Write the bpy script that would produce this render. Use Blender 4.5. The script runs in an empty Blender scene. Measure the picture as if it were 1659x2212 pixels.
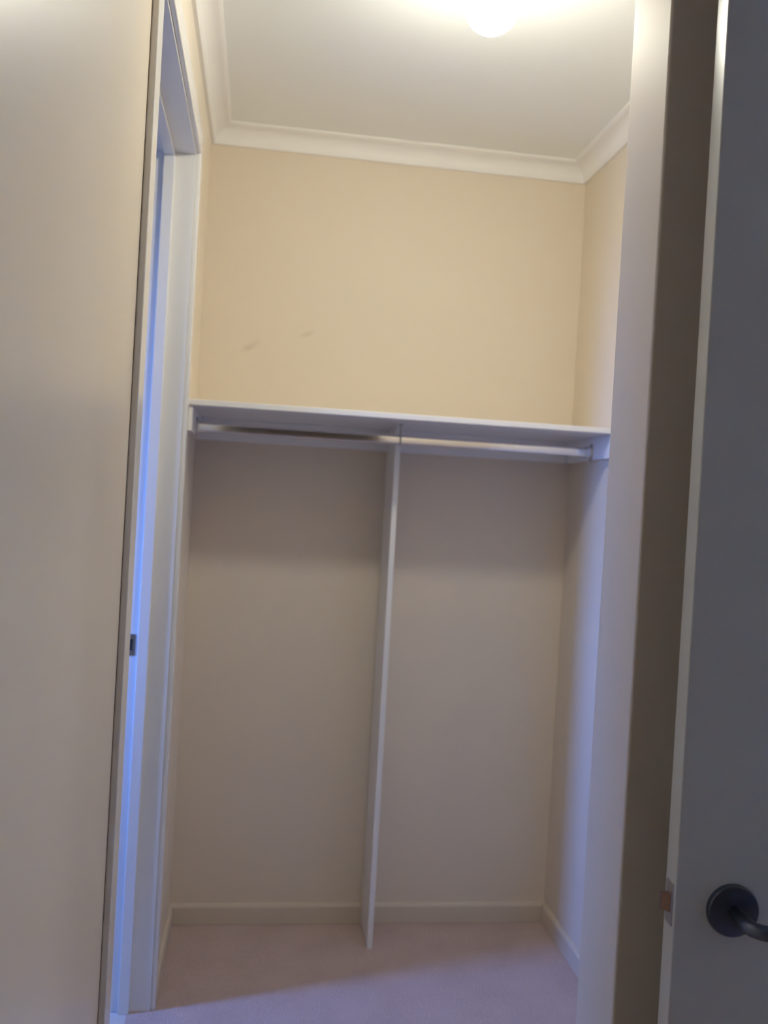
import bpy, bmesh, math, random
from mathutils import Vector, Matrix

random.seed(4)
S = bpy.context.scene
COL = S.collection

# ------------------------------------------------------------------ camera
cd = bpy.data.cameras.new('camera')
cam = bpy.data.objects.new('camera', cd)
COL.objects.link(cam)
R = Vector((0.98906718, -0.13626334, 0.05637738))
U = Vector((-0.05460897, 0.0166843, 0.99836842))
F = Vector((0.13698163, 0.99053215, -0.0090607))
cam.matrix_world = Matrix(((R.x, U.x, -F.x, 0.21945), (R.y, U.y, -F.y, -2.98621), (R.z, U.z, -F.z, 1.40918), (0, 0, 0, 1)))
cd.sensor_fit = 'HORIZONTAL'
cd.sensor_width = 36.0
cd.lens = 1942.336 / 1659 * 36.0
cd.clip_start = 0.02
cd.dof.use_dof = True                       # the photograph is soft: a real aperture, focused short of the wardrobe
cd.dof.focus_distance = 1.45
cd.dof.aperture_fstop = cd.lens / 1000 / 0.0085
S.camera = cam

# ------------------------------------------------------------------ sky, window light, exposure
SKY = (0.10, 0.275, 1.0)
SKY_STRENGTH = 102.0
w = bpy.data.worlds.new('sky')
S.world = w
w.use_nodes = True
bg = w.node_tree.nodes['Background']
bg.inputs[0].default_value = (*SKY, 1)
bg.inputs[1].default_value = SKY_STRENGTH


def portal(name, loc, rot, sx, sy):
    l = bpy.data.lights.new(name, 'AREA')
    l.shape = 'RECTANGLE'
    l.size, l.size_y = sx, sy
    l.cycles.is_portal = True
    o = bpy.data.objects.new(name, l)
    o.location, o.rotation_euler = loc, rot
    COL.objects.link(o)


portal('side_window_portal', (-1.38, -0.82, 1.55), (0, math.radians(-90), 0), 1.30, 0.24)

S.view_settings.view_transform = 'Standard'
S.view_settings.look = 'None'
S.view_settings.gamma = 1.0
S.view_settings.use_curve_mapping = False
S.view_settings.exposure = 0.0
S.cycles.max_bounces = 12
S.cycles.diffuse_bounces = 8

LAMP_COLOUR = (1.0, 0.98, 0.83)
LAMP_STRENGTH = 183.0
HALL_FILL_STRENGTH = 17.5


# ------------------------------------------------------------------ materials
def mat(name, col, rough=0.5, metal=0.0, spec=0.5, bump=0.0, bscale=200.0, mottle=0.0, mscale=3.0, coat=0.0):
    m = bpy.data.materials.new(name)
    m.use_nodes = True
    nt = m.node_tree
    b = nt.nodes['Principled BSDF']
    b.inputs['Base Color'].default_value = (*col, 1)
    b.inputs['Roughness'].default_value = rough
    b.inputs['Metallic'].default_value = metal
    b.inputs['Specular IOR Level'].default_value = spec
    b.inputs['Coat Weight'].default_value = coat
    tc = nt.nodes.new('ShaderNodeTexCoord')
    if bump:
        n = nt.nodes.new('ShaderNodeTexNoise')
        n.inputs['Scale'].default_value = bscale
        n.inputs['Detail'].default_value = 3
        nt.links.new(tc.outputs['Object'], n.inputs['Vector'])
        bp = nt.nodes.new('ShaderNodeBump')
        bp.inputs['Strength'].default_value = bump
        bp.inputs['Distance'].default_value = 0.002
        nt.links.new(n.outputs['Fac'], bp.inputs['Height'])
        nt.links.new(bp.outputs['Normal'], b.inputs['Normal'])
    if mottle:
        n = nt.nodes.new('ShaderNodeTexNoise')
        n.inputs['Scale'].default_value = mscale
        n.inputs['Detail'].default_value = 4
        nt.links.new(tc.outputs['Object'], n.inputs['Vector'])
        mx = nt.nodes.new('ShaderNodeMix')
        mx.data_type = 'RGBA'
        mx.inputs['A'].default_value = (*[c * (1 - mottle) for c in col], 1)
        mx.inputs['B'].default_value = (*[min(1, c * (1 + mottle)) for c in col], 1)
        nt.links.new(n.outputs['Fac'], mx.inputs['Factor'])
        nt.links.new(mx.outputs['Result'], b.inputs['Base Color'])
    return m


WALL = (0.70, 0.615, 0.495)
M_wall = mat('cream_wall_paint', WALL, 0.62, spec=0.3, bump=0.05, bscale=350, mottle=0.012, mscale=2.5)
M_ceil = mat('white_ceiling_paint', (0.84, 0.85, 0.825), 0.8, spec=0.2, mottle=0.01)
M_skirt = mat('cream_skirting_enamel', (0.62, 0.545, 0.44), 0.3, spec=0.4)
M_wall_left = mat('cream_low_sheen_paint_brightened', (0.79, 0.70, 0.565), 0.32, spec=0.75, bump=0.03, bscale=350, mottle=0.012, mscale=2.5)  # lighter copy of the cream paint, left wall's extra light put into colour
M_trim = mat('white_enamel_trim', (0.80, 0.785, 0.76), 0.16, spec=0.5)
M_cove = mat('white_cornice_paint', (0.82, 0.80, 0.765), 0.55, spec=0.3)
M_shelf = mat('white_melamine', (0.80, 0.79, 0.775), 0.3, spec=0.4)
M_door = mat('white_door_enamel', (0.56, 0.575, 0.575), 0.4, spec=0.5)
M_chrome = mat('polished_chrome', (0.80, 0.79, 0.77), 0.10, metal=1.0)
M_steel = mat('satin_steel', (0.40, 0.41, 0.43), 0.30, metal=1.0)
M_handle = mat('satin_chrome_handle', (0.14, 0.17, 0.24), 0.28, metal=1.0)
M_brass = mat('bronzed_latch_metal', (0.28, 0.17, 0.12), 0.35, metal=1.0)
M_plastic = mat('white_lamp_plastic', (0.85, 0.84, 0.80), 0.35)
M_hole_shade = mat('painted_recess_shade', (0.03, 0.03, 0.03), 0.8)  # near-black colour standing in for shade inside the keeper hole
M_tile = mat('pale_side_room_floor', (0.55, 0.54, 0.52), 0.35)


def wall_with_scuffs():
    """Cream paint with two faint hand scuffs where the photograph shows them."""
    m = mat('cream_wall_paint_scuffed', WALL, 0.62, spec=0.3, bump=0.05, bscale=350)
    nt = m.node_tree
    b = nt.nodes['Principled BSDF']
    tc = nt.nodes.new('ShaderNodeTexCoord')
    prev = None
    for (x, z, ang, sx, sz) in ((0.16, 1.90, 0.6, 22.0, 70.0), (0.345, 1.955, 0.4, 30.0, 90.0)):
        mp = nt.nodes.new('ShaderNodeMapping')
        mp.vector_type = 'TEXTURE'
        mp.inputs['Location'].default_value = (x, 0, z)
        mp.inputs['Rotation'].default_value = (0, -ang, 0)
        mp.inputs['Scale'].default_value = (1 / sx, 1.0, 1 / sz)
        nt.links.new(tc.outputs['Object'], mp.inputs['Vector'])
        g = nt.nodes.new('ShaderNodeTexGradient')
        g.gradient_type = 'SPHERICAL'
        nt.links.new(mp.outputs['Vector'], g.inputs['Vector'])
        if prev:
            a = nt.nodes.new('ShaderNodeMath')
            a.operation = 'ADD'
            nt.links.new(prev, a.inputs[0])
            nt.links.new(g.outputs['Fac'], a.inputs[1])
            prev = a.outputs[0]
        else:
            prev = g.outputs['Fac']
    n = nt.nodes.new('ShaderNodeTexNoise')
    n.inputs['Scale'].default_value = 60
    nt.links.new(tc.outputs['Object'], n.inputs['Vector'])
    ml = nt.nodes.new('ShaderNodeMath')
    ml.operation = 'MULTIPLY'
    nt.links.new(prev, ml.inputs[0])
    nt.links.new(n.outputs['Fac'], ml.inputs[1])
    mx = nt.nodes.new('ShaderNodeMix')
    mx.data_type = 'RGBA'
    mx.inputs['A'].default_value = (*WALL, 1)
    mx.inputs['B'].default_value = (0.50, 0.43, 0.33, 1)
    nt.links.new(ml.outputs[0], mx.inputs['Factor'])
    nt.links.new(mx.outputs['Result'], b.inputs['Base Color'])
    return m


def carpet():
    m = mat('rosy_beige_carpet', (0.47, 0.365, 0.335), 0.95, spec=0.05)
    nt = m.node_tree
    b = nt.nodes['Principled BSDF']
    b.inputs['Sheen Weight'].default_value = 0.15
    tc = nt.nodes.new('ShaderNodeTexCoord')
    vo = nt.nodes.new('ShaderNodeTexVoronoi')
    vo.inputs['Scale'].default_value = 190
    nt.links.new(tc.outputs['Object'], vo.inputs['Vector'])
    n2 = nt.nodes.new('ShaderNodeTexNoise')
    n2.inputs['Scale'].default_value = 7
    n2.inputs['Detail'].default_value = 5
    nt.links.new(tc.outputs['Object'], n2.inputs['Vector'])
    ad = nt.nodes.new('ShaderNodeMath')
    ad.operation = 'MULTIPLY_ADD'
    nt.links.new(vo.outputs['Distance'], ad.inputs[0])
    ad.inputs[1].default_value = 0.55
    nt.links.new(n2.outputs['Fac'], ad.inputs[2])
    cr = nt.nodes.new('ShaderNodeValToRGB')
    cr.color_ramp.elements[0].position = 0.35
    cr.color_ramp.elements[0].color = (0.43, 0.325, 0.295, 1)
    cr.color_ramp.elements[1].position = 1.0
    cr.color_ramp.elements[1].color = (0.52, 0.405, 0.375, 1)
    nt.links.new(ad.outputs[0], cr.inputs[0])
    nt.links.new(cr.outputs[0], b.inputs['Base Color'])
    bp = nt.nodes.new('ShaderNodeBump')
    bp.inputs['Strength'].default_value = 0.7
    bp.inputs['Distance'].default_value = 0.004
    nt.links.new(vo.outputs['Distance'], bp.inputs['Height'])
    nt.links.new(bp.outputs['Normal'], b.inputs['Normal'])
    return m


M_wall_back = wall_with_scuffs()
M_carpet = carpet()

M_glass = bpy.data.materials.new('window_glass')
M_glass.use_nodes = True
_nt = M_glass.node_tree
_nt.nodes.remove(_nt.nodes['Principled BSDF'])
_t = _nt.nodes.new('ShaderNodeBsdfTransparent')
_g = _nt.nodes.new('ShaderNodeBsdfGlossy')
_g.inputs['Roughness'].default_value = 0.02
_x = _nt.nodes.new('ShaderNodeMixShader')
_x.inputs[0].default_value = 0.06
_nt.links.new(_t.outputs[0], _x.inputs[1])
_nt.links.new(_g.outputs[0], _x.inputs[2])
_nt.links.new(_x.outputs[0], _nt.nodes['Material Output'].inputs[0])

M_bulb = bpy.data.materials.new('glowing_opal_glass')
M_bulb.use_nodes = True
_b = M_bulb.node_tree.nodes['Principled BSDF']
_b.inputs['Base Color'].default_value = (0.9, 0.88, 0.82, 1)
_b.inputs['Emission Color'].default_value = (*LAMP_COLOUR, 1)
_b.inputs['Emission Strength'].default_value = LAMP_STRENGTH


M_hall_fill = M_bulb.copy()  # glow of the added hall fill light
M_hall_fill.name = 'hall_fill_glow'
M_hall_fill.node_tree.nodes['Principled BSDF'].inputs['Emission Strength'].default_value = HALL_FILL_STRENGTH


# ------------------------------------------------------------------ mesh helpers
def box(bm, x0, x1, y0, y1, z0, z1):
    v = [bm.verts.new((x, y, z)) for x in (x0, x1) for y in (y0, y1) for z in (z0, z1)]
    for f in ((0, 1, 3, 2), (4, 6, 7, 5), (0, 4, 5, 1), (2, 3, 7, 6), (0, 2, 6, 4), (1, 5, 7, 3)):
        bm.faces.new([v[i] for i in f])


def prism(bm, pts, axis, a, b):
    """Extrude a closed polygon along an axis; pts are the two other coordinates in x,y,z order."""
    def P(u, v, t):
        return {'x': (t, u, v), 'y': (u, t, v), 'z': (u, v, t)}[axis]
    A = [bm.verts.new(P(u, v, a)) for u, v in pts]
    B = [bm.verts.new(P(u, v, b)) for u, v in pts]
    n = len(pts)
    bm.faces.new(A)
    bm.faces.new(B[::-1])
    for i in range(n):
        bm.faces.new((A[i], A[(i + 1) % n], B[(i + 1) % n], B[i]))


def lathe(bm, prof, n=40, M=Matrix()):
    """Turn a profile of (radius, height) about the local z axis."""
    rings = []
    for r, z in prof:
        if r < 1e-6:
            rings.append([bm.verts.new(M @ Vector((0, 0, z)))])
        else:
            rings.append([bm.verts.new(M @ Vector((r * math.cos(2 * math.pi * i / n), r * math.sin(2 * math.pi * i / n), z))) for i in range(n)])
    for a, b in zip(rings, rings[1:]):
        for i in range(n):
            j = (i + 1) % n
            if len(a) == 1 and len(b) == 1:
                continue
            if len(a) == 1:
                bm.faces.new((a[0], b[j], b[i]))
            elif len(b) == 1:
                bm.faces.new((a[i], a[j], b[0]))
            else:
                bm.faces.new((a[i], a[j], b[j], b[i]))


def tube(bm, path, radii, n=16):
    """A round bar along a path of points with a radius at each point, capped."""
    rings = []
    path = [Vector(p) for p in path]
    for i, p in enumerate(path):
        t = (path[min(i + 1, len(path) - 1)] - path[max(i - 1, 0)]).normalized()
        up = Vector((0, 0, 1)) if abs(t.z) < 0.9 else Vector((0, 1, 0))
        a = t.cross(up).normalized()
        b = t.cross(a)
        r = radii[i] if isinstance(radii, (list, tuple)) else radii
        ra, rb = r if isinstance(r, tuple) else (r, r)
        rings.append([bm.verts.new(p + a * ra * math.cos(2 * math.pi * k / n) + b * rb * math.sin(2 * math.pi * k / n)) for k in range(n)])
    for A, B in zip(rings, rings[1:]):
        for k in range(n):
            bm.faces.new((A[k], A[(k + 1) % n], B[(k + 1) % n], B[k]))
    bm.faces.new(rings[0])
    bm.faces.new(rings[-1][::-1])


def obj(name, bm, m, parent=None, bevel=0.0, smooth=False, loc=None):
    bmesh.ops.recalc_face_normals(bm, faces=bm.faces)
    me = bpy.data.meshes.new(name)
    bm.to_mesh(me)
    bm.free()
    me.materials.append(m)
    o = bpy.data.objects.new(name, me)
    COL.objects.link(o)
    if bevel:
        b = o.modifiers.new('bevel', 'BEVEL')
        b.width = bevel
        b.segments = 3
        b.limit_method = 'ANGLE'
        b.angle_limit = math.radians(40)
    if smooth:
        for p in me.polygons:
            p.use_smooth = True
        e = o.modifiers.new('edges', 'EDGE_SPLIT')
        e.split_angle = math.radians(38)
    if parent:
        o.parent = parent
        # parts are modelled in the place's coordinates, except under the turned door leaf
        o.matrix_parent_inverse = Matrix.Translation(-parent.location) if parent.rotation_euler.z == 0 else Matrix()
    return o


def boxes(name, m, *bs, parent=None, bevel=0.0):
    bm = bmesh.new()
    for b in bs:
        box(bm, *b)
    return obj(name, bm, m, parent, bevel)


def struct(o, label=None):
    o['kind'] = 'structure'
    if label:
        o['label'] = label
    return o


def thing(name, label, cat, loc):
    o = bpy.data.objects.new(name, None)
    o.empty_display_size = 0.05
    o.location = loc
    COL.objects.link(o)
    o['label'] = label
    o['category'] = cat
    return o


def shell(name, label, loc=(0, 0, 0)):
    o = bpy.data.objects.new(name, None)
    o.empty_display_size = 0.05
    o.location = loc
    COL.objects.link(o)
    o['kind'] = 'structure'
    o['label'] = label
    return o


# ------------------------------------------------------------------ the place: sizes in metres
W, H = 1.268, 2.60                       # wardrobe recess width, ceiling height
T = 0.118                                # left wall thickness
JF, JN = -0.509, -1.395                  # faces of the far and near jamb of the side doorway
HEAD = 2.318                             # underside of its head
NX, N0, N1 = 0.762, -1.62, -1.76         # nib wall: end face, wardrobe face, front face
RX, RY = 1.70, -5.50                     # right and rear walls of the front room
SX = -1.25                               # window wall of the side room

# ------------------------------------------------------------------ floor, ceiling, walls
struct(boxes('floor', M_carpet, (-0.06, RX, RY, 0.0, -0.06, 0.0)), 'rosy beige carpet, bluish daylight falling across its front')
struct(boxes('floor_side_room', M_tile, (SX, -0.06, -3.0, 0.6, -0.06, 0.0)), 'pale floor of the side room')
struct(boxes('ceiling', M_ceil, (SX - 0.12, RX + 1.3, RY - 0.12, 0.72, H, H + 0.08)), 'white ceiling over wardrobe and front room')
struct(boxes('wall_back', M_wall_back, (-0.0, W, 0.0, 0.12, 0.0, H)), 'cream back wall of the wardrobe, faintly scuffed')
struct(boxes('wall_left', M_wall_left,
             (-T, 0.0, RY, JN - 0.02, 0.0, H),
             (-T, 0.0, JF + 0.02, 0.12, 0.0, H),
             (-T, 0.0, JN - 0.02, JF + 0.02, HEAD + 0.02, H)), 'long cream left wall with the side doorway')
struct(boxes('wall_right', M_wall, (W, W + 0.12, N0, 0.12, 0.0, H)), 'cream right wall of the wardrobe')
struct(boxes('wall_front', M_wall,
             (NX, RX, N1, N0, 0.0, H),
             (0.0, NX, N1, N0, 2.34, H), bevel=0.004), 'nib wall whose narrow end faces the opening')
struct(boxes('wall_front_right', M_wall,
             (RX, RX + 0.11, RY, -2.80, 0.0, H), (RX, RX + 0.11, -1.94, N0, 0.0, H),
             (RX, RX + 0.11, -2.80, -1.94, 2.34, H)), 'right wall of the front room with its doorway')
struct(boxes('wall_hall', M_wall, (RX + 1.2, RX + 1.3, -4.0, -0.8, 0.0, H), (RX + 0.11, RX + 1.2, -4.1, -4.0, 0.0, H),
             (RX + 0.11, RX + 1.2, -0.8, -0.7, 0.0, H)), 'hall walls beyond the right doorway')
struct(boxes('floor_hall', M_carpet, (RX, RX + 1.2, -4.0, -0.8, -0.06, 0.0)), 'carpet of the hall')
struct(boxes('wall_rear', M_wall, (-T, RX + 0.11, RY - 0.1, RY, 0.0, H)), 'rear wall of the front room')
# side room
struct(boxes('wall_side_far', M_wall, (SX, -T, 0.6, 0.7, 0.0, H)), 'far wall of the side room')
struct(boxes('wall_side_return', M_wall, (-T, 0.0, 0.12, 0.7, 0.0, H)), 'short return wall of the side room')
struct(boxes('wall_side_near', M_wall, (SX, -T, -3.1, -3.0, 0.0, H)), 'near wall of the side room')
WY0, WY1, WZ0, WZ1 = -0.94, -0.70, 0.90, 2.20
struct(boxes('wall_side_window', M_wall,
             (SX - 0.1, SX, -3.1, WY0, 0.0, H), (SX - 0.1, SX, WY1, 0.7, 0.0, H),
             (SX - 0.1, SX, WY0, WY1, 0.0, WZ0), (SX - 0.1, SX, WY0, WY1, WZ1, H)), 'window wall of the side room')


struct(boxes('ground', mat('dark_ground', (0.06, 0.07, 0.05), 0.95, mottle=0.3), (-40.0, SX - 0.1, -30.0, 30.0, -0.5, -0.2)), 'unseen dark ground added outside the side room window')  # unseen ground, added to cut sky light rising through the window


def window(name, label, axis, plane, a0, a1, z0, z1):
    e = shell(name, label, (plane, (a0 + a1) / 2, z0) if axis == 'x' else ((a0 + a1) / 2, plane, z0))

    def bx(a, b, c, d, t=0.02):
        return (plane - t, plane + t, a, b, c, d) if axis == 'x' else (a, b, plane - t, plane + t, c, d)
    k = 0.035
    boxes('window_frame', M_trim, bx(a0, a0 + k, z0, z1), bx(a1 - k, a1, z0, z1), bx(a0 + k, a1 - k, z0, z0 + k), bx(a0 + k, a1 - k, z1 - k, z1), parent=e, bevel=0.003)
    boxes('pane', M_glass, bx(a0 + k, a1 - k, z0 + k, z1 - k, 0.002), parent=e)


window('window_1', 'side room window that lets in the bluish daylight', 'x', SX - 0.05, WY0, WY1, WZ0, WZ1)

# ------------------------------------------------------------------ cove cornice, mitred at the corners
PROF = [(0.0, 0.0), (0.064, 0.0), (0.064, 0.005), (0.058, 0.008)]
for i in range(9):
    a = math.radians(10 * i + 5)
    PROF.append((0.058 - 0.044 * math.sin(a), 0.052 - 0.042 * math.cos(a)))
PROF += [(0.011, 0.053), (0.010, 0.057), (0.0, 0.057)]


def cornice(name, label, f0, f1):
    bm = bmesh.new()
    A = [bm.verts.new(f0(o, d)) for o, d in PROF]
    B = [bm.verts.new(f1(o, d)) for o, d in PROF]
    n = len(PROF)
    bm.faces.new(A)
    bm.faces.new(B[::-1])
    for i in range(n):
        bm.faces.new((A[i], A[(i + 1) % n], B[(i + 1) % n], B[i]))
    struct(obj(name, bm, M_cove, smooth=True), label)


cornice('trim_1', 'white cove cornice along the left wall', lambda o, d: (o, -o, H - d), lambda o, d: (o, N0 + o, H - d))
cornice('trim_2', 'white cove cornice along the back wall', lambda o, d: (o, -o, H - d), lambda o, d: (W - o, -o, H - d))
cornice('trim_3', 'white cove cornice along the right wall', lambda o, d: (W - o, -o, H - d), lambda o, d: (W - o, N0 + o, H - d))
cornice('trim_4', 'white cove cornice along the inside of the nib wall', lambda o, d: (o, N0 + o, H - d), lambda o, d: (W - o, N0 + o, H - d))

# ------------------------------------------------------------------ skirting boards
HB, TB = 0.066, 0.012
SK = [(0, 0), (TB, 0), (TB, HB - 0.010), (TB - 0.005, HB), (0, HB)]


def skirting(name, label, kind, a, b):
    bm = bmesh.new()
    pts = {'back': ('x', [(-u, v) for u, v in SK]), 'left': ('y', SK), 'right': ('y', [(W - u, v) for u, v in SK]),
           'nib': ('x', [(N1 - u, v) for u, v in SK])}[kind]
    prism(bm, pts[1], pts[0], a, b)
    struct(obj(name, bm, M_skirt, bevel=0.0015), label)


skirting('baseboard_back', 'low cream skirting along the back wall', 'back', 0.0, W)
skirting('baseboard_left', 'short cream skirting beside the side doorway', 'left', -0.458, -TB)
skirting('baseboard_right', 'low cream skirting along the right wall', 'right', N0, -TB)
skirting('baseboard_left_near', 'cream skirting of the left wall before the doorway', 'left', RY, JN - 0.062)
skirting('baseboard_front', 'cream skirting on the front of the nib wall', 'nib', NX, RX)

# ------------------------------------------------------------------ side doorway: jambs, stops, architraves, strike plate
d2 = shell('door_2', 'white frame of the side doorway in the left wall', (-0.05, (JF + JN) / 2, 0))
boxes('jamb', M_trim, (-T, 0.0, JF, JF + 0.02, 0.0, HEAD + 0.02), parent=d2, bevel=0.0015)
boxes('jamb', M_trim, (-T, 0.0, JN - 0.02, JN, 0.0, HEAD + 0.02), parent=d2, bevel=0.0015)
boxes('head_jamb', M_trim, (-T, 0.0, JN, JF, HEAD, HEAD + 0.02), parent=d2, bevel=0.0015)
boxes('door_stop', M_trim, (-0.084, -0.055, JF - 0.013, JF, 0.0, HEAD - 0.013), parent=d2, bevel=0.0015)
boxes('door_stop', M_trim, (-0.084, -0.055, JN, JN + 0.013, 0.0, HEAD - 0.013), parent=d2, bevel=0.0015)
boxes('door_stop', M_trim, (-0.084, -0.055, JN, JF, HEAD - 0.013, HEAD), parent=d2, bevel=0.0015)
AT = 0.012
boxes('architrave', M_trim, (0.0, AT, JF + 0.005, -0.459, 0.0, HEAD + 0.065), parent=d2, bevel=0.003)
boxes('architrave', M_trim, (0.0, AT, JN - 0.065, JN - 0.005, 0.0, HEAD + 0.065), parent=d2, bevel=0.003)
boxes('architrave', M_trim, (0.0, AT, JN - 0.005, JF + 0.005, HEAD + 0.005, HEAD + 0.065), parent=d2, bevel=0.003)
bm = bmesh.new()
for q in ((-0.118, -0.111, 0.965, 1.022), (-0.097, -0.090, 0.965, 1.022), (-0.111, -0.097, 0.965, 0.978), (-0.111, -0.097, 1.009, 1.022)):
    box(bm, q[0], q[1], JF - 0.0015, JF, q[2], q[3])
# unseen leaf hinged on the near jamb, added half open to shade the nib
la = math.radians(61.2)
hx, hy = -T - 0.004, JN + 0.006
ux, uy = -math.sin(la), math.cos(la)
nx, ny = -uy, ux
bm2 = bmesh.new()
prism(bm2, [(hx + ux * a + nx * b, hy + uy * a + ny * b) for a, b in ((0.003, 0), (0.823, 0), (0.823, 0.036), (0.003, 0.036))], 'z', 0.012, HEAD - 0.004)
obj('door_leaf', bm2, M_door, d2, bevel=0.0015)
sp = obj('strike_plate', bm, M_steel, d2)
sp['label'] = 'steel strike plate in the far jamb'
bm = bmesh.new()
box(bm, -0.111, -0.097, JF - 0.0006, JF, 0.978, 1.009)
hk = obj('keeper_hole_shade', bm, M_hole_shade, sp)  # thin dark piece painted as the shade of a hole, nothing is cut

# ------------------------------------------------------------------ wardrobe shelf with its cleats
SD, ZT, ST = 0.415, 1.6725, 0.0165       # shelf depth, top, thickness
ZB = ZT - ST
CH, CT = 0.072, 0.018                    # cleat height and thickness
sh = thing('wardrobe_shelf', 'long white shelf spanning the wardrobe recess from wall to wall', 'shelf', (W / 2, -SD / 2, ZB))
boxes('shelf_board', M_shelf, (0.0, W, -SD, 0.0, ZB, ZT), parent=sh, bevel=0.002)
boxes('back_cleat', M_shelf, (CT, W - CT, -CT, 0.0, ZB - CH, ZB), parent=sh, bevel=0.0015)
boxes('side_cleat', M_shelf, (0.0, CT, -SD + 0.008, 0.0, ZB - CH, ZB), parent=sh, bevel=0.0015)
boxes('side_cleat', M_shelf, (W - CT, W, -SD + 0.008, 0.0, ZB - CH, ZB), parent=sh, bevel=0.0015)

# ------------------------------------------------------------------ upright divider, scribed round the skirting and the cleat
XD, DD, DT = 0.6393, 0.184, 0.017
bm = bmesh.new()
prism(bm, [(-DD, 0.0), (-TB, 0.0), (-TB, HB), (0.0, HB), (0.0, ZB - CH - 0.0006), (-CT - 0.0006, ZB - CH - 0.0006), (-CT - 0.0006, ZB - 0.0003), (-DD, ZB - 0.0003)], 'x', XD - DT / 2, XD + DT / 2)
dv = obj('divider_panel', bm, M_shelf, bevel=0.0012)
dv['label'] = 'narrow white upright panel standing on the carpet, dividing the recess'
dv['category'] = 'panel'

# ------------------------------------------------------------------ hanging rod with sockets and a centre bracket
RYD, RZ = -0.25, 1.608


def stadium(w, h, n=10):
    """Outline of an upright oval tube: flat sides, round top and bottom; (y, z) about the rod's centre."""
    q = h / 2 - w / 2
    return ([(RYD + w / 2 * math.cos(math.pi * k / n), RZ + q + w / 2 * math.sin(math.pi * k / n)) for k in range(n + 1)]
            + [(RYD - w / 2 * math.cos(math.pi * k / n), RZ - q - w / 2 * math.sin(math.pi * k / n)) for k in range(n + 1)])


rod = thing('hanging_rod', 'oval chrome hanging rod running under the shelf from cleat to cleat', 'rod', (W / 2, RYD, RZ))
bm = bmesh.new()
prism(bm, stadium(0.015, 0.030), 'x', CT + 0.003, W - CT - 0.003)
obj('rod_tube', bm, M_chrome, rod, smooth=True)
for x0, s in ((CT, 1), (W - CT, -1)):
    bm = bmesh.new()
    prism(bm, stadium(0.036, 0.058), 'x', x0, x0 + s * 0.003)
    so = obj('rod_socket', bm, M_chrome, rod, bevel=0.001)
    bm = bmesh.new()
    O_, I_ = stadium(0.0205, 0.0355), stadium(0.0156, 0.0306)
    xa, xb = x0 + s * 0.003, x0 + s * 0.022
    R0 = [[bm.verts.new((x, y, z)) for y, z in ring] for ring, x in ((O_, xa), (O_, xb), (I_, xb), (I_, xa))]
    for A, B in zip(R0, R0[1:]):
        for k in range(len(A)):
            bm.faces.new((A[k], A[(k + 1) % len(A)], B[(k + 1) % len(A)], B[k]))
    obj('collar', bm, M_chrome, so, smooth=True)
    for dz in (0.0235, -0.0235):
        bm = bmesh.new()
        lathe(bm, [(0.0, 0.0032), (0.0036, 0.0032), (0.0032, 0.0050), (0.0, 0.0056)], 12, Matrix.Translation((x0, RYD, RZ + dz)) @ Matrix.Rotation(s * math.pi / 2, 4, 'Y'))
        obj('screw', bm, M_steel, so, smooth=True)
bm = bmesh.new()
bx_ = XD - 0.004
box(bm, bx_ - 0.005, bx_ + 0.005, RYD - 0.016, RYD + 0.016, ZB - 0.002, ZB)
box(bm, bx_ - 0.003, bx_ + 0.003, RYD - 0.002, RYD + 0.002, RZ + 0.0155, ZB - 0.002)
prism(bm, stadium(0.0165, 0.0315), 'x', bx_ - 0.003, bx_ + 0.003)
obj('centre_bracket', bm, M_steel, rod)

# ------------------------------------------------------------------ ceiling light: rose, holder, glowing opal bulb
LX, LY, LZ, LR = 0.645, -1.13, 2.466, 0.0575
cl = thing('ceiling_light', 'glowing round opal bulb in a batten holder on the white ceiling', 'lamp', (LX, LY, H))
bm = bmesh.new()
lathe(bm, [(0, 0), (0.046, 0), (0.046, -0.012), (0.040, -0.020), (0.026, -0.024), (0, -0.024)], 40, Matrix.Translation((LX, LY, H)))
obj('ceiling_rose', bm, M_plastic, cl, smooth=True)
bm = bmesh.new()
lathe(bm, [(0, -0.024), (0.020, -0.024), (0.021, -0.044), (0.024, -0.047), (0.024, -0.060), (0.017, -0.0605), (0, -0.0605)], 32, Matrix.Translation((LX, LY, H)))
obj('lamp_holder', bm, M_plastic, cl, smooth=True)
bm = bmesh.new()
lathe(bm, [(0.0, -LR)] + [(LR * math.cos(math.radians(-90 + 7.5 * i)), LR * math.sin(math.radians(-90 + 7.5 * i))) for i in range(1, 14)], 40, Matrix.Translation((LX, LY, LZ)))
o = obj('bulb', bm, M_bulb, cl, smooth=True)
bm = bmesh.new()
lathe(bm, [(LR * 0.995, LR * 0.125), (LR * 0.98, LR * 0.30), (LR * 0.76, LR * 0.80), (LR * 0.45, LR * 1.10), (LR * 0.30, LR * 1.25), (0, LR * 1.25)], 40, Matrix.Translation((LX, LY, LZ)))
obj('bulb_collar', bm, M_plastic, cl, smooth=True)
o['label'] = 'lit opal bulb'

# ------------------------------------------------------------------ door leaf standing open in front of the nib wall
DW, DTH, DH = 0.84, 0.036, 2.31
ang = math.radians(-5.0)
d1 = shell('door_1', 'white door leaf standing open on the right with a dark round handle rose', (0.786, -1.850, 0.0))
d1.rotation_euler = (0, 0, ang)
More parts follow.
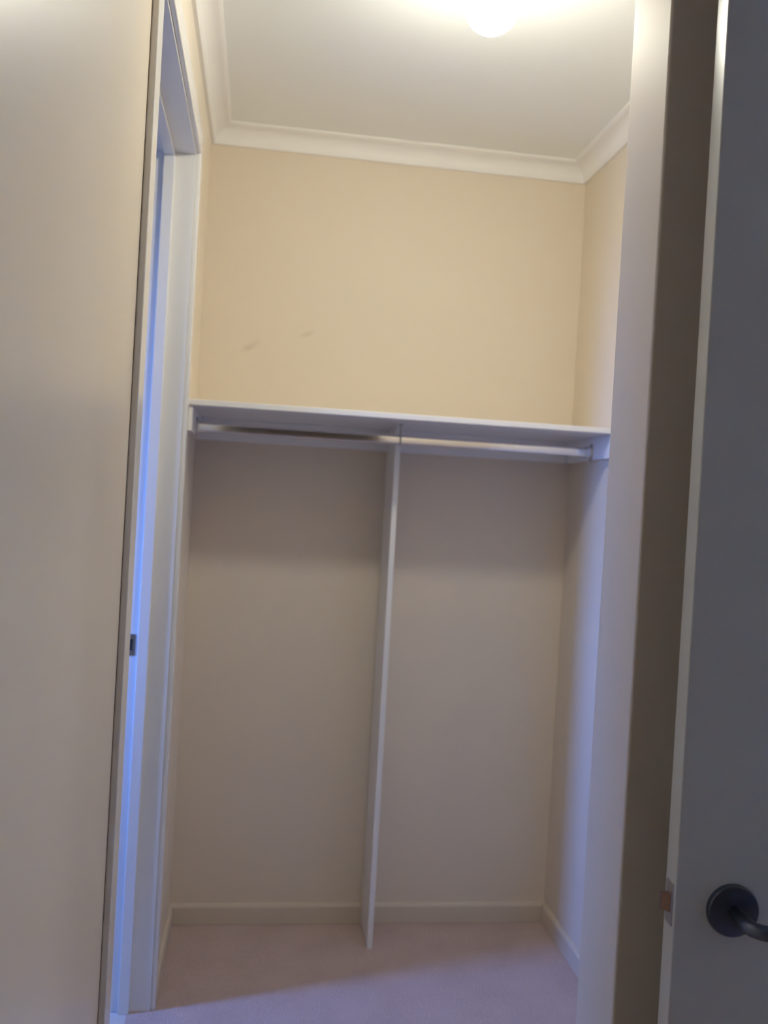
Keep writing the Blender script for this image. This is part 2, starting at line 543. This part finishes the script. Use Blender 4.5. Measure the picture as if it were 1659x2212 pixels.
# local frame: x along the leaf from its latch edge to its hinges, -y towards the viewer
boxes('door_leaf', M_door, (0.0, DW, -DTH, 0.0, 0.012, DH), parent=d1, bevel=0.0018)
HZ, HX = 0.905, 0.076
bm = bmesh.new()
prism(bm, [(-DTH / 2 - 0.0115, HZ - 0.028), (-DTH / 2 + 0.0115, HZ - 0.028), (-DTH / 2 + 0.0115, HZ + 0.028), (-DTH / 2 - 0.0115, HZ + 0.028)], 'x', -0.0014, 0.0008)
lp = obj('latch_plate', bm, M_steel, d1, bevel=0.001)
lp['label'] = 'steel latch plate in the edge of the leaf'
bm = bmesh.new()
prism(bm, [(-0.0014, -DTH / 2 - 0.007), (-0.0014, -DTH / 2 + 0.007), (-0.011, -DTH / 2 + 0.007), (-0.010, -DTH / 2 + 0.003)], 'z', HZ - 0.011, HZ + 0.011)
lb = obj('latch_bolt', bm, M_brass, lp)
for side, yy in ((-1, -DTH), (1, 0.0)):
    rot = Matrix.Translation((HX, yy, HZ)) @ Matrix.Rotation(math.pi / 2 * (1 if side < 0 else -1), 4, 'X')
    bm = bmesh.new()
    lathe(bm, [(0, 0), (0.0345, 0), (0.0345, 0.004), (0.0325, 0.0075), (0.020, 0.0090), (0.0125, 0.0094), (0, 0.0094)], 48, rot)
    ro = obj('handle_rose', bm, M_handle, d1, smooth=True)
    ro['label'] = 'dark steel round handle rose'
    bm = bmesh.new()
    s = side
    pth = [(HX, yy + s * 0.008, HZ), (HX, yy + s * 0.042, HZ), (HX + 0.002, yy + s * 0.055, HZ), (HX + 0.010, yy + s * 0.062, HZ),
           (HX + 0.022, yy + s * 0.065, HZ - 0.001), (HX + 0.060, yy + s * 0.065, HZ - 0.002), (HX + 0.100, yy + s * 0.064, HZ - 0.002), (HX + 0.122, yy + s * 0.062, HZ - 0.001)]
    tube(bm, pth, [0.0095, 0.0095, 0.0095, (0.0095, 0.0095), (0.0085, 0.010), (0.0075, 0.011), (0.007, 0.0105), (0.005, 0.008)], 20)
    obj('lever', bm, M_handle, ro, smooth=True)
for z in (0.20, 1.10, 2.10):
    bm = bmesh.new()
    tube(bm, [(DW + 0.007, 0.004, z - 0.05), (DW + 0.007, 0.004, z + 0.05)], 0.0065, 14)
    obj('hinge', bm, M_steel, d1, smooth=True)

# ------------------------------------------------------------------ unseen hall light, added to brighten the left wall through the right doorway
HLX, HLY = 2.40, -2.10
hl = thing('hall_fill_light', 'unseen fill light added on the hall ceiling to brighten the left wall', 'lamp', (HLX, HLY, H))
bm = bmesh.new()
lathe(bm, [(0, 0), (0.075, 0), (0.075, -0.03), (0.06, -0.05), (0, -0.05)], 40, Matrix.Translation((HLX, HLY, H)))
obj('lamp_base', bm, M_plastic, hl, smooth=True)
bm = bmesh.new()
lathe(bm, [(0.0, -0.13)] + [(0.13 * math.cos(math.radians(-90 + 10 * i)), 0.13 * math.sin(math.radians(-90 + 10 * i))) for i in range(1, 16)], 40, Matrix.Translation((HLX, HLY, H - 0.165)))
obj('globe', bm, M_hall_fill, hl, smooth=True)
